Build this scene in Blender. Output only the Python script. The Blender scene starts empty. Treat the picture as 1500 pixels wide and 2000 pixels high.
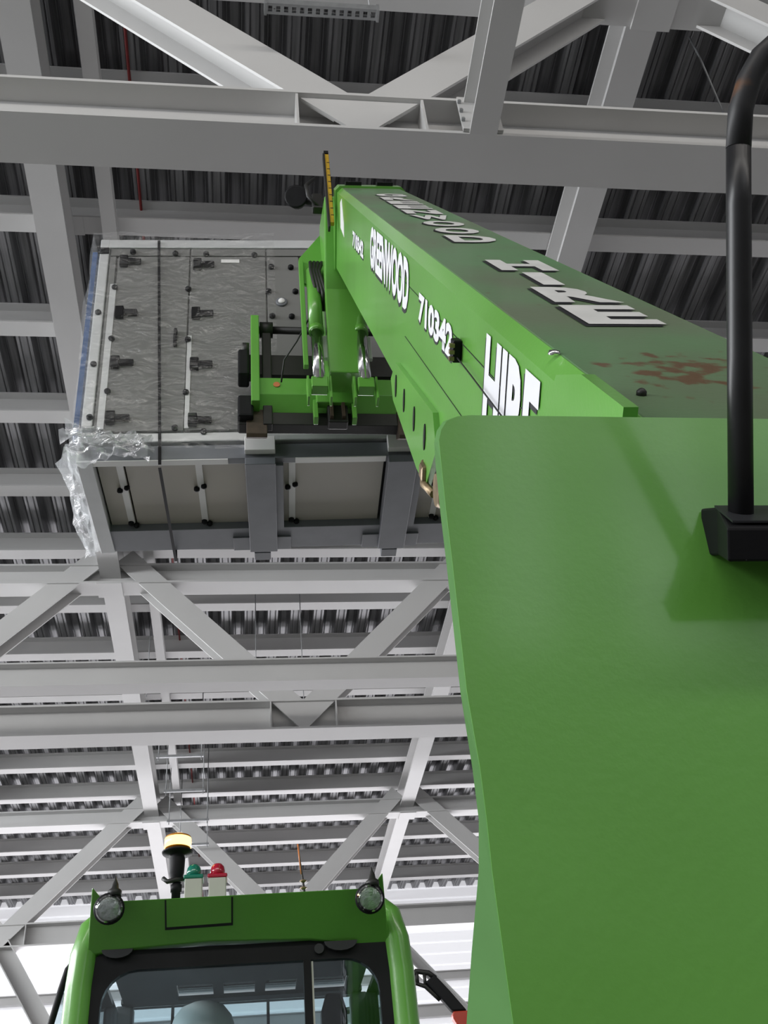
import bpy, bmesh, math, random
from mathutils import Vector, Matrix
random.seed(7)
scene = bpy.context.scene
col = scene.collection

# ------------------------------------------------------------------ camera
RIGHT = Vector((0.99112, -0.10438, -0.08236))
DOWN = Vector((0.0, 0.61943, -0.78505))
FWD = Vector((0.13295, 0.77808, 0.61393))
cam_d = bpy.data.cameras.new('camera')
cam_d.sensor_fit = 'VERTICAL'
cam_d.sensor_height = 36.0
cam_d.lens = 36.9
cam_d.clip_start = 0.02
cam = bpy.data.objects.new('camera', cam_d)
col.objects.link(cam)
cam.matrix_world = Matrix(((RIGHT.x, -DOWN.x, -FWD.x, 0.0),
                           (RIGHT.y, -DOWN.y, -FWD.y, 0.0),
                           (RIGHT.z, -DOWN.z, -FWD.z, 1.4),
                           (0, 0, 0, 1)))
scene.camera = cam

# ------------------------------------------------------------------ light
scene.view_settings.view_transform = 'Standard'
scene.view_settings.look = 'None'
scene.view_settings.gamma = 1.0
scene.view_settings.exposure = -0.12
scene.view_settings.use_curve_mapping = False
world = bpy.data.worlds.new('overcast_sky')
scene.world = world
world.use_nodes = True
wbg = world.node_tree.nodes['Background']
wbg.inputs[0].default_value = (0.93, 0.96, 1.0, 1)
wbg.inputs[1].default_value = 0.3


def area_light(name, loc, rot, sx, sy, energy, color=(1, 1, 1)):
    l = bpy.data.lights.new(name, 'AREA')
    l.shape = 'RECTANGLE'
    l.size, l.size_y = sx, sy
    l.energy = energy
    l.color = color
    o = bpy.data.objects.new(name, l)
    o.location = loc
    o.rotation_euler = rot
    col.objects.link(o)
    return o


# daylight entering the open lower storey of the far wall and the open left side
area_light('daylight_far_opening', (2, 39.4, 4.3), (math.radians(-90), 0, 0), 52, 8.0, 9000, (0.975, 0.96, 1.0))
area_light('daylight_left_opening', (-23.4, 9, 11.4), (0, math.radians(-90), 0), 4.2, 44, 12500, (0.95, 0.98, 1.0))
area_light('high_bay_lamp_row', (3, -10.5, 13.2), (math.radians(62), 0, 0), 36, 1.6, 1600, (1.0, 0.96, 0.90))  # unseen fill light added behind the camera, no lamp fixture there


# ------------------------------------------------------------------ materials
def mat(name, rgb, rough=0.5, metal=0.0, var=0.0, vscale=6.0, bump=0.0, bscale=40.0, coat=0.0,
        rgb2=None, emit=None, estr=0.0, spec=0.5, stretch=None):
    m = bpy.data.materials.new(name)
    m.use_nodes = True
    nt = m.node_tree
    b = nt.nodes['Principled BSDF']
    b.inputs['Base Color'].default_value = (*rgb, 1)
    b.inputs['Roughness'].default_value = rough
    b.inputs['Metallic'].default_value = metal
    b.inputs['Specular IOR Level'].default_value = spec
    b.inputs['Coat Weight'].default_value = coat
    b.inputs['Coat Roughness'].default_value = 0.12
    tc = nt.nodes.new('ShaderNodeTexCoord')
    src = tc.outputs['Object']
    if stretch:
        mp = nt.nodes.new('ShaderNodeMapping')
        mp.inputs['Scale'].default_value = stretch
        nt.links.new(src, mp.inputs['Vector'])
        src = mp.outputs['Vector']
    if var > 0:
        n = nt.nodes.new('ShaderNodeTexNoise')
        n.inputs['Scale'].default_value = vscale
        n.inputs['Detail'].default_value = 5
        nt.links.new(src, n.inputs['Vector'])
        r = nt.nodes.new('ShaderNodeValToRGB')
        r.color_ramp.elements[0].position = 0.3
        r.color_ramp.elements[1].position = 0.72
        c2 = rgb2 if rgb2 else tuple(max(0, c * (1 - var)) for c in rgb)
        r.color_ramp.elements[0].color = (*c2, 1)
        r.color_ramp.elements[1].color = (*rgb, 1)
        nt.links.new(n.outputs['Fac'], r.inputs['Fac'])
        nt.links.new(r.outputs['Color'], b.inputs['Base Color'])
    if bump > 0:
        n2 = nt.nodes.new('ShaderNodeTexNoise')
        n2.inputs['Scale'].default_value = bscale
        n2.inputs['Detail'].default_value = 3
        nt.links.new(src, n2.inputs['Vector'])
        bp = nt.nodes.new('ShaderNodeBump')
        bp.inputs['Strength'].default_value = bump
        bp.inputs['Distance'].default_value = 0.01
        nt.links.new(n2.outputs['Fac'], bp.inputs['Height'])
        nt.links.new(bp.outputs['Normal'], b.inputs['Normal'])
    if emit:
        b.inputs['Emission Color'].default_value = (*emit, 1)
        b.inputs['Emission Strength'].default_value = estr
    return m


def glass_mat(name, tint, rough=0.02, alpha=0.25):
    m = bpy.data.materials.new(name)
    m.use_nodes = True
    nt = m.node_tree
    nt.nodes.clear()
    out = nt.nodes.new('ShaderNodeOutputMaterial')
    mx = nt.nodes.new('ShaderNodeMixShader')
    tr = nt.nodes.new('ShaderNodeBsdfTransparent')
    gl = nt.nodes.new('ShaderNodeBsdfGlossy')
    fr = nt.nodes.new('ShaderNodeFresnel')
    fr.inputs[0].default_value = 1.5
    ma = nt.nodes.new('ShaderNodeMath')
    ma.operation = 'ADD'
    ma.inputs[1].default_value = alpha
    tr.inputs[0].default_value = (*tint, 1)
    gl.inputs['Roughness'].default_value = rough
    nt.links.new(fr.outputs[0], ma.inputs[0])
    nt.links.new(ma.outputs[0], mx.inputs[0])
    nt.links.new(tr.outputs[0], mx.inputs[1])
    nt.links.new(gl.outputs[0], mx.inputs[2])
    nt.links.new(mx.outputs[0], out.inputs[0])
    return m


def wrap_mat(name='clear_plastic_wrap', g=0.07, t=0.05):
    m = bpy.data.materials.new(name)
    m.use_nodes = True
    nt = m.node_tree
    nt.nodes.clear()
    out = nt.nodes.new('ShaderNodeOutputMaterial')
    mx = nt.nodes.new('ShaderNodeMixShader')
    mx2 = nt.nodes.new('ShaderNodeMixShader')
    tr = nt.nodes.new('ShaderNodeBsdfTransparent')
    gl = nt.nodes.new('ShaderNodeBsdfGlossy')
    df = nt.nodes.new('ShaderNodeBsdfTranslucent')
    df.inputs[0].default_value = (0.8, 0.82, 0.84, 1)
    gl.inputs['Roughness'].default_value = 0.22
    tc = nt.nodes.new('ShaderNodeTexCoord')
    mp = nt.nodes.new('ShaderNodeMapping')
    mp.inputs['Scale'].default_value = (1.0, 1.0, 2.2)
    nz = nt.nodes.new('ShaderNodeTexNoise')
    nz.inputs['Scale'].default_value = 5
    nz.inputs['Detail'].default_value = 4
    nz.inputs['Distortion'].default_value = 1.5
    bp = nt.nodes.new('ShaderNodeBump')
    bp.inputs['Strength'].default_value = 0.9
    bp.inputs['Distance'].default_value = 0.04
    nt.links.new(tc.outputs['Object'], mp.inputs[0])
    nt.links.new(mp.outputs[0], nz.inputs['Vector'])
    nt.links.new(nz.outputs['Fac'], bp.inputs['Height'])
    nt.links.new(bp.outputs[0], gl.inputs['Normal'])
    mx.inputs[0].default_value = g
    nt.links.new(tr.outputs[0], mx.inputs[1])
    nt.links.new(gl.outputs[0], mx.inputs[2])
    mx2.inputs[0].default_value = t
    nt.links.new(mx.outputs[0], mx2.inputs[1])
    nt.links.new(df.outputs[0], mx2.inputs[2])
    nt.links.new(mx2.outputs[0], out.inputs[0])
    return m


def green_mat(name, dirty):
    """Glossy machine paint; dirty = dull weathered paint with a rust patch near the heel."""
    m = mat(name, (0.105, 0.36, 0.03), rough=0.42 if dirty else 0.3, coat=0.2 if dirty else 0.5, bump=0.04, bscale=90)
    nt = m.node_tree
    b = nt.nodes['Principled BSDF']
    tc = nt.nodes.new('ShaderNodeTexCoord')
    n = nt.nodes.new('ShaderNodeTexNoise')
    n.inputs['Scale'].default_value = 1.7
    n.inputs['Detail'].default_value = 3
    nt.links.new(tc.outputs['Object'], n.inputs['Vector'])
    r = nt.nodes.new('ShaderNodeValToRGB')
    r.color_ramp.elements[0].position = 0.35
    r.color_ramp.elements[1].position = 0.65
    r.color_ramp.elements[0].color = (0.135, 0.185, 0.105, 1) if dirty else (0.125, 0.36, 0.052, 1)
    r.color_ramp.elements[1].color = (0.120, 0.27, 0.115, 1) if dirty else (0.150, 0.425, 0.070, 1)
    nt.links.new(n.outputs['Fac'], r.inputs['Fac'])
    last = r.outputs['Color']
    if dirty:
        n2 = nt.nodes.new('ShaderNodeTexNoise')
        n2.inputs['Scale'].default_value = 22
        n2.inputs['Detail'].default_value = 7
        nt.links.new(tc.outputs['Object'], n2.inputs['Vector'])
        vd = nt.nodes.new('ShaderNodeVectorMath')
        vd.operation = 'DISTANCE'
        vd.inputs[1].default_value = (0.16, -1.80, 2.60)
        nt.links.new(tc.outputs['Object'], vd.inputs[0])
        mr = nt.nodes.new('ShaderNodeMapRange')
        mr.inputs[1].default_value = 0.02
        mr.inputs[2].default_value = 0.24
        mr.inputs[3].default_value = 0.20
        mr.inputs[4].default_value = -0.10
        nt.links.new(vd.outputs['Value'], mr.inputs[0])
        ad = nt.nodes.new('ShaderNodeMath')
        ad.operation = 'ADD'
        nt.links.new(n2.outputs['Fac'], ad.inputs[0])
        nt.links.new(mr.outputs[0], ad.inputs[1])
        r2 = nt.nodes.new('ShaderNodeValToRGB')
        r2.color_ramp.elements[0].position = 0.58
        r2.color_ramp.elements[1].position = 0.68
        nt.links.new(ad.outputs[0], r2.inputs['Fac'])
        mx = nt.nodes.new('ShaderNodeMixRGB')
        mx.inputs[2].default_value = (0.13, 0.075, 0.035, 1)
        nt.links.new(r2.outputs['Color'], mx.inputs[0])
        nt.links.new(last, mx.inputs[1])
        last = mx.outputs[0]
    nt.links.new(last, b.inputs['Base Color'])
    return m


M = {}
M['white_steel'] = mat('white_painted_steel', (0.61, 0.605, 0.60), 0.45, var=0.07, vscale=0.8, bump=0.02)
M['deck'] = mat('galvanised_deck', (0.31, 0.31, 0.32), 0.42, 0.5, var=0.5, vscale=3, stretch=(6, 0.25, 6))
M['floor'] = mat('concrete', (0.15, 0.147, 0.14), 0.7, var=0.25, vscale=0.6, bump=0.1)
M['cladding'] = mat('translucent_daylight_cladding', (0.86, 0.86, 0.88), 0.5, var=0.03, emit=(0.95, 0.95, 1.0), estr=0.55)  # emission added to brighten the far wall cladding
M['greywall'] = mat('grey_cladding', (0.42, 0.42, 0.43), 0.6, var=0.1)
M['green'] = green_mat('green_machine_paint', False)
M['green_matt'] = mat('matt_green_edge_paint', (0.15, 0.36, 0.11), 0.65, var=0.2, vscale=5, spec=0.2)
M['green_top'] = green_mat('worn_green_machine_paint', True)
M['black'] = mat('black_plastic', (0.010, 0.010, 0.012), 0.55, var=0.3, vscale=12, spec=0.2)
M['black_steel'] = mat('black_steel', (0.02, 0.019, 0.018), 0.5, var=0.4, vscale=9)
M['tube'] = mat('black_tube', (0.014, 0.014, 0.016), 0.38, var=0.3, vscale=30)
M['rust'] = mat('rusty_black_tube', (0.014, 0.014, 0.016), 0.5, var=1, vscale=18, rgb2=(0.13, 0.05, 0.014))
for n_ in M['rust'].node_tree.nodes:
    if n_.type == 'VALTORGB':
        n_.color_ramp.elements[0].position = 0.30
        n_.color_ramp.elements[1].position = 0.46
M['heel'] = mat('brown_worn_steel', (0.07, 0.045, 0.028), 0.6, var=0.5, vscale=14)
M['chrome'] = mat('chrome_rod', (0.75, 0.75, 0.76), 0.15, 1.0, var=0.05)
M['letter'] = mat('white_vinyl', (0.80, 0.80, 0.84), 0.45, var=0.04)
M['letter_old'] = mat('worn_white_vinyl', (0.72, 0.72, 0.70), 0.6, var=0.18, vscale=8)
M['letter_shadow'] = mat('black_vinyl', (0.015, 0.016, 0.02), 0.5, var=0.2)
M['panel'] = mat('grey_coated_panel', (0.185, 0.185, 0.18), 0.45, var=0.06, vscale=2)
M['alu'] = mat('aluminium_profile', (0.66, 0.67, 0.68), 0.35, 0.3, var=0.08)
M['beige'] = mat('beige_base_panel', (0.52, 0.48, 0.42), 0.35, var=0.3, vscale=1.1, rgb2=(0.44, 0.42, 0.39))
M['base_steel'] = mat('dark_grey_base_steel', (0.19, 0.20, 0.225), 0.45, var=0.2, vscale=4)
M['white_cap'] = mat('white_end_cap', (0.85, 0.84, 0.84), 0.5, var=0.04)
M['wrap'] = wrap_mat()
M['wrap2'] = wrap_mat('bunched_plastic_wrap', 0.30, 0.22)
M['bluefilm'] = mat('blue_edge_film', (0.10, 0.16, 0.32), 0.25, var=0.4, vscale=7)
M['glass'] = glass_mat('tinted_cab_glass', (0.80, 0.87, 0.89), alpha=0.02)
M['lamp_glass'] = glass_mat('clear_lamp_glass', (0.9, 0.92, 0.92), alpha=0.05)
M['reflector'] = mat('lamp_reflector', (0.80, 0.81, 0.80), 0.35, 0.7, var=0.25, vscale=60, bump=0.5, bscale=60)
M['amber'] = mat('lit_amber_lens', (0.9, 0.4, 0.02), 0.3, emit=(1.0, 0.66, 0.20), estr=3.6, var=0.02)
M['amber_dark'] = mat('amber_lens_rim', (0.55, 0.20, 0.01), 0.3, var=0.1)
M['green_lens'] = mat('green_lens', (0.01, 0.22, 0.15), 0.15, coat=0.5, var=0.15)
M['red_lens'] = mat('red_lens', (0.50, 0.01, 0.04), 0.15, coat=0.5, var=0.15)
M['offwhite'] = mat('offwhite_plastic', (0.55, 0.54, 0.50), 0.5, var=0.1)
M['yellow'] = mat('yellow_scale', (0.62, 0.38, 0.02), 0.5, var=0.35, vscale=20)
M['copper'] = mat('orange_aerial', (0.75, 0.25, 0.08), 0.4, var=0.15)
M['red'] = mat('red_paint', (0.50, 0.05, 0.025), 0.4, var=0.15)
M['brass'] = mat('greased_fitting', (0.34, 0.25, 0.15), 0.4, 0.6, var=0.5, vscale=25)
M['hat'] = mat('pale_hard_hat', (0.80, 0.81, 0.80), 0.35, var=0.06)
M['skin'] = mat('skin', (0.45, 0.27, 0.19), 0.6, var=0.1)
M['jacket'] = mat('dark_work_jacket', (0.035, 0.04, 0.05), 0.8, var=0.3)
M['tyre'] = mat('tyre_rubber', (0.02, 0.02, 0.02), 0.85, var=0.4)
M['hose'] = mat('hydraulic_hose', (0.016, 0.016, 0.016), 0.5, var=0.3)
M['interior'] = mat('grey_cab_lining', (0.10, 0.11, 0.115), 0.7, var=0.2)
M['galv'] = mat('galvanised_strut', (0.38, 0.39, 0.40), 0.45, 0.5, var=0.2, vscale=10)
M['redpipe'] = mat('red_cable', (0.22, 0.02, 0.02), 0.6, var=0.2)
M['window_light'] = mat('daylit_window', (0.6, 0.65, 0.7), 0.2, emit=(0.95, 0.98, 1.0), estr=1.6, var=0.02)  # glow added to reflect in the green cover plate
M['sticker'] = mat('orange_sticker', (0.70, 0.22, 0.08), 0.5, var=0.15)


# ------------------------------------------------------------------ mesh helpers
class MB:
    def __init__(s):
        s.v, s.f, s.sm = [], [], []

    def add(s, vs, fs, smooth=False):
        o = len(s.v)
        s.v += [Vector(v) for v in vs]
        s.f += [[i + o for i in f] for f in fs]
        s.sm += [smooth] * len(fs)
        return s

    def obox(s, c, ax, ay, az, dx, dy, dz):
        """box centred at c with half axes"""
        c, ax, ay, az = Vector(c), Vector(ax), Vector(ay), Vector(az)
        vs = []
        for k in (-1, 1):
            for j in (-1, 1):
                for i in (-1, 1):
                    vs.append(c + ax * (i * dx / 2) + ay * (j * dy / 2) + az * (k * dz / 2))
        return s.add(vs, [[0, 2, 3, 1], [4, 5, 7, 6], [0, 1, 5, 4], [2, 6, 7, 3], [0, 4, 6, 2], [1, 3, 7, 5]])

    def box(s, x0, x1, y0, y1, z0, z1):
        return s.obox(((x0 + x1) / 2, (y0 + y1) / 2, (z0 + z1) / 2), (1, 0, 0), (0, 1, 0), (0, 0, 1),
                      abs(x1 - x0), abs(y1 - y0), abs(z1 - z0))

    def prism(s, pts, d):
        """planar polygon pts (3-D) extruded by vector d"""
        n = len(pts)
        d = Vector(d)
        p = [Vector(q) for q in pts]
        vs = p + [q + d for q in p]
        fs = [list(range(n))[::-1], list(range(n, 2 * n))]
        for i in range(n):
            j = (i + 1) % n
            fs.append([i, j, n + j, n + i])
        return s.add(vs, fs)

    def loft(s, rings, closed=True, caps=True, smooth=False):
        n = len(rings[0])
        vs = [Vector(p) for r in rings for p in r]
        fs = []
        for a in range(len(rings) - 1):
            for i in range(n if closed else n - 1):
                j = (i + 1) % n
                fs.append([a * n + i, a * n + j, (a + 1) * n + j, (a + 1) * n + i])
        s.add(vs, fs, smooth)
        if caps:
            o = len(s.v) - len(vs)
            s.f.append([o + i for i in range(n)][::-1])
            s.f.append([o + (len(rings) - 1) * n + i for i in range(n)])
            s.sm += [False, False]
        return s

    def cyl(s, a, b, r, r2=None, seg=16, caps=True, smooth=True):
        a, b = Vector(a), Vector(b)
        r2 = r if r2 is None else r2
        t = (b - a).normalized()
        u = t.orthogonal().normalized()
        w = t.cross(u)
        R = []
        for c, q in ((a, r), (b, r2)):
            R.append([c + u * math.cos(2 * math.pi * i / seg) * q + w * math.sin(2 * math.pi * i / seg) * q for i in range(seg)])
        return s.loft(R, True, caps, smooth)

    def tube(s, path, r, seg=10, smooth=True):
        P = [Vector(p) for p in path]
        rings = []
        u = None
        for i, p in enumerate(P):
            t = (P[min(i + 1, len(P) - 1)] - P[max(i - 1, 0)]).normalized()
            if u is None:
                u = t.orthogonal().normalized()
            u = (u - t * u.dot(t)).normalized()
            w = t.cross(u)
            rr = r[i] if isinstance(r, (list, tuple)) else r
            rings.append([p + u * math.cos(2 * math.pi * k / seg) * rr + w * math.sin(2 * math.pi * k / seg) * rr for k in range(seg)])
        return s.loft(rings, True, True, smooth)

    def lathe(s, o, axis, prof, seg=20, smooth=True):
        """prof: list of (radius, height) along axis from o"""
        o, t = Vector(o), Vector(axis).normalized()
        u = t.orthogonal().normalized()
        w = t.cross(u)
        rings = [[o + t * h + (u * math.cos(2 * math.pi * k / seg) + w * math.sin(2 * math.pi * k / seg)) * max(r, 1e-4) for k in range(seg)] for r, h in prof]
        return s.loft(rings, True, True, smooth)

    def ibeam(s, a, b, up, h, w, tf=0.03, tw=0.02):
        """I section from a to b; a and b lie on the section centre"""
        a, b = Vector(a), Vector(b)
        t = (b - a).normalized()
        up = Vector(up)
        up = (up - t * up.dot(t)).normalized()
        sd = t.cross(up)
        prof = [(-w / 2, -h / 2), (w / 2, -h / 2), (w / 2, -h / 2 + tf), (tw / 2, -h / 2 + tf), (tw / 2, h / 2 - tf), (w / 2, h / 2 - tf),
                (w / 2, h / 2), (-w / 2, h / 2), (-w / 2, h / 2 - tf), (-tw / 2, h / 2 - tf), (-tw / 2, -h / 2 + tf), (-w / 2, -h / 2 + tf)]
        return s.loft([[c + sd * x + up * y for x, y in prof] for c in (a, b)], True, True, False)

    def build(s, name, material, parent=None, bevel=0.0, local=False, kind=None):
        me = bpy.data.meshes.new(name)
        off = Vector((0, 0, 0))
        if parent is not None and not local:
            off = parent_off(parent)
        me.from_pydata([v - off for v in s.v], [], s.f)
        me.polygons.foreach_set('use_smooth', s.sm)
        bm = bmesh.new()
        bm.from_mesh(me)
        bmesh.ops.recalc_face_normals(bm, faces=bm.faces)
        if bevel > 0:
            es = [e for e in bm.edges if len(e.link_faces) == 2 and e.calc_face_angle(0) > 0.6]
            bmesh.ops.bevel(bm, geom=es, offset=bevel, segments=2, affect='EDGES', profile=0.5)
        bm.to_mesh(me)
        bm.free()
        me.materials.append(M[material])
        me.update()
        ob = bpy.data.objects.new(name, me)
        col.objects.link(ob)
        if parent is not None:
            ob.parent = parent
        if kind:
            ob['kind'] = kind
        return ob


def parent_off(p):
    o = Vector((0, 0, 0))
    while p is not None:
        o += p.location
        p = p.parent
    return o


def tag(o, label, cat=None, group=None, kind=None):
    o['label'] = label
    if cat:
        o['category'] = cat
    if group:
        o['group'] = group
    if kind:
        o['kind'] = kind
    return o


def empty(name, loc, label, cat, group=None, kind=None):
    o = bpy.data.objects.new(name, None)
    o.empty_display_size = 0.2
    o.location = loc
    col.objects.link(o)
    return tag(o, label, cat, group, kind)


def link_copy(src, parent, loc):
    c = src.copy()
    col.objects.link(c)
    c.parent = parent
    c.location = loc
    return c


# ================================================================== THE HALL
X0, X1 = -24.0, 30.0
YB, YF = -16.0, 40.0
o = MB().box(X0 - 6, X1 + 6, YB - 6, YF + 14, -0.2, 0).build('floor', 'floor')
tag(o, 'grey concrete floor of the hall', kind='structure')

# ---- roof: corrugated deck, purlins and roof beams
ceil = MB().box(X0, X1, YB, YF, 15.0, 15.15).build('ceiling', 'greywall')
tag(ceil, 'flat roof of corrugated steel decking on white purlins and beams', kind='structure')
PITCH, DH, DZ = 0.53, 0.20, 14.64
half = [(-0.265, 0.20), (-0.215, 0.20), (-0.195, 0.185), (-0.175, 0.20), (-0.165, 0.20), (-0.115, 0.0), (-0.075, 0.0), (-0.06, 0.018), (-0.045, 0.0),
        (0.045, 0.0), (0.06, 0.018), (0.075, 0.0), (0.115, 0.0), (0.165, 0.20), (0.175, 0.20), (0.195, 0.185), (0.215, 0.20), (0.265, 0.20)]
prof = []
for k in range(2):
    prof += [(x + PITCH * k, z) for x, z in half[(1 if k else 0):]]
mb = MB()
ys = (YB, YF)
mb.loft([[(x, y, DZ + z) for x, z in prof] for y in ys], closed=False, caps=False)
sheet = mb.build('deck_sheet', 'deck', ceil)
n_sheet = int((X1 - X0) / (2 * PITCH))
for i in range(n_sheet):
    xx = X0 + 0.3 + i * 2 * PITCH
    if i == 0:
        sheet.location = (xx, 0, 0)
    else:
        link_copy(sheet, ceil, (xx, 0, 0))

PUR = [9.6 + 2 * k for k in range(-8, 16)]
pm = MB().ibeam((X0, 0, 14.42), (X1, 0, 14.42), (0, 0, 1), 0.44, 0.30, 0.03, 0.02).build('purlin', 'white_steel', ceil)
first = True
for y in PUR:
    if y > YF - 0.5:
        continue
    if first:
        pm.location = (0, y, 0)
        first = False
    else:
        link_copy(pm, ceil, (0, y, 0))
NODE = 7.4
TOPX = [-2.6 + NODE * k for k in range(-2, 5)]
BOTX = [1.1 + NODE * k for k in range(-3, 4)]
rm = MB().ibeam((0, YB, 13.89), (0, YF, 13.89), (0, 0, 1), 0.60, 0.40, 0.04, 0.03).build('roof_beam', 'white_steel', ceil)
for i, x in enumerate(TOPX):
    if i == 0:
        rm.location = (x, 0, 0)
    else:
        link_copy(rm, ceil, (x, 0, 0))
sm = MB().ibeam((0, YB, 14.09), (0, YF, 14.09), (0, 0, 1), 0.20, 0.20, 0.02, 0.02).build('tie_beam', 'white_steel', ceil)
sm.location = (-1.88, 0, 0)
o = MB().tube([(-1.48, YB, 14.60), (-1.48, YF, 14.60)], 0.02, 8).build('red_cable', 'redpipe', ceil)
o['label'] = 'thin red cable along the roof decking'
# bolted cleats where purlins meet the roof beams
cm = MB().box(-0.07, 0.07, -0.16, 0.16, 14.185, 14.2).build('cleat', 'white_steel', ceil)
cm.location = (TOPX[2] + 0.27, 9.6, 0)
for x in (TOPX[2] + 0.27, TOPX[3] - 0.27):
    for y in (5.6, 7.6, 11.6, 13.6, 15.6):
        link_copy(cm, ceil, (x, y, 0))


# ---- trusses
def truss(Y, label):
    t = empty('roof_truss', (1.1, Y, 0), label, 'roof truss', 'white roof trusses')
    MB().ibeam((X0, Y, 10.4), (X1, Y, 10.4), (0, 0, 1), 0.60, 0.52, 0.04, 0.03).build('bottom_chord', 'white_steel', t)
    MB().ibeam((X0, Y, 13.58), (X1, Y, 13.58), (0, 0, 1), 0.46, 0.46, 0.04, 0.03).build('top_chord', 'white_steel', t)
    for bx in BOTX:
        for sgn in (-1, 1):
            a = Vector((bx + sgn * 0.10, Y, 10.50))
            b = Vector((bx + sgn * (NODE / 2 - 0.25), Y, 14.0))
            if a.x < X0 or a.x > X1 or b.x < X0 or b.x > X1:
                continue
            d = (b - a).normalized()
            MB().ibeam(a, b, Vector((0, 1, 0)), 0.38, 0.44, 0.03, 0.02).build('diagonal', 'white_steel', t)
        # gusset plates that carry the diagonals' flanges down both faces of the chord
        for sy in (-1, 1):
            MB().prism([(bx - 0.57, Y + sy * 0.18, 10.66), (bx + 0.57, Y + sy * 0.18, 10.66), (bx + 0.07, Y + sy * 0.18, 10.14), (bx - 0.07, Y + sy * 0.18, 10.14)],
                       (0, sy * 0.03, 0)).build('gusset', 'white_steel', t)
            for dx in (-0.60, 0.60):
                MB().box(bx + dx - 0.012, bx + dx + 0.012, Y + sy * 0.015, Y + sy * 0.25, 10.14, 10.66).build('stiffener', 'white_steel', t)
    for tx in TOPX:
        MB().box(tx - 0.24, tx + 0.24, Y - 0.25, Y + 0.25, 13.315, 13.35).build('node_plate', 'white_steel', t)
    return t


t1 = truss(5.6, 'white steel roof truss nearest overhead, passing above the boom tip')
t2 = truss(17.6, 'white steel roof truss crossing just below the lifted unit')
t3 = truss(29.6, 'farthest white roof truss, crossing behind the cab beacon')

# tie beam that joins the near truss from the camera side
mb = MB().ibeam((2.22, YB, 10.35), (2.22, 5.34, 10.35), (0, 0, 1), 0.50, 0.26, 0.03, 0.02)
o = mb.build('tie_beam', 'white_steel')
tag(o, 'white steel tie beam bolted square to the near truss chord', 'beam')
MB().box(2.03, 2.41, 5.30, 5.335, 10.12, 10.66).build('end_plate', 'white_steel', o)
for dz in (10.25, 10.4, 10.55):
    MB().cyl((2.04, 5.30, dz), (2.04, 5.27, dz), 0.018, seg=6, smooth=False).build('bolt', 'galv', o)

# beam in front of the middle truss
o = MB().ibeam((X0, 15.75, 10.32), (X1, 15.75, 10.32), (0, 0, 1), 0.44, 0.34, 0.03, 0.02).build('cross_beam', 'white_steel')
tag(o, 'long white beam running level in front of the middle truss', 'beam')

# bracing below the far truss
for (xa, za, xb, zb, w, lab) in [(-6.3, 10.2, -3.2, 5.4, 0.5, 'bright white sloping brace under the far truss, left of the cab'),
                                 (3.6, 10.4, 8.2, 5.2, 0.34, 'pale sloping brace under the far truss, right of the cab')]:
    a, b = Vector((xa, 29.6, za)), Vector((xb, 29.6, zb))
    d = (b - a).normalized()
    o = MB().ibeam(a, b, Vector((-d.z, 0, d.x)), w * 0.9, w, 0.03, 0.03).build('diagonal_brace', 'white_steel')
    tag(o, lab, 'brace')

# ---- hangers and struts
o = empty('slotted_strut', (0.75, 5.0, 11.6), 'slotted steel strut hanging on thin rods above the near truss', 'strut')
mb = MB()
for dy in (-0.055, 0.045):
    mb.box(0.22, 1.30, 5.0 + dy, 5.01 + dy, 11.56, 11.64)
mb.box(0.22, 1.30, 4.945, 4.972, 11.55, 11.56)
mb.box(0.22, 1.30, 5.028, 5.055, 11.55, 11.56)
xs = [0.22 + 1.08 * i / 14 for i in range(15)]
for x in xs:
    mb.box(x - 0.018, x + 0.018, 4.972, 5.028, 11.55, 11.56)
mb.box(0.20, 0.225, 4.94, 5.06, 11.53, 11.65)
mb.box(1.295, 1.32, 4.94, 5.06, 11.53, 11.65)
mb.build('channel', 'galv', o)
for x in (0.30, 1.24):
    MB().cyl((x, 5.0, 11.55), (x, 5.0, 14.62), 0.007, seg=6).build('rod', 'galv', o)
for i, (xl, xr, y) in enumerate([(-2.03, -0.93, 23.38), (-1.97, -0.95, 25.36), (-2.0, -0.90, 27.28), (-1.8, -0.95, 29.0)]):
    nm = ['nearest', 'second nearest', 'third nearest', 'farthest'][i]
    o = empty('trapeze_hanger', (-1.45, y, 12.5), nm + ' of the four thin trapeze hangers above the amber beacon', 'hanger', 'trapeze hangers under the far roof')
    MB().box(xl, xr, y - 0.03, y + 0.03, 12.47, 12.53).build('strut', 'galv', o)
    for x in (xl + 0.05, xr - 0.05):
        MB().cyl((x, y, 12.4), (x, y, 14.62), 0.012, seg=6).build('rod', 'galv', o)
for (x, y, z0, lab) in [(0.26, 19.0, 11.4, 'thin hanging rod left of centre beyond the middle truss'), (1.21, 19.0, 11.2, 'thin hanging rod right of centre beyond the middle truss'),
                        (-2.0, 19.9, 12.2, 'thin hanging rod beside the left roof beam')]:
    o = MB().cyl((x, y, z0), (x, y, 14.62), 0.010, seg=6).build('hanging_rod', 'galv')
    tag(o, lab, 'rod')
o = MB().tube([(5.89, 6.54, 14.62), (6.0, 6.66, 14.3), (6.34, 7.1, 13.95), (6.36, 7.16, 13.6)], 0.014, 6).build('dangling_wire', 'galv')
tag(o, 'thin wire dangling from the decking beside the black tube', 'wire')

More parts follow.
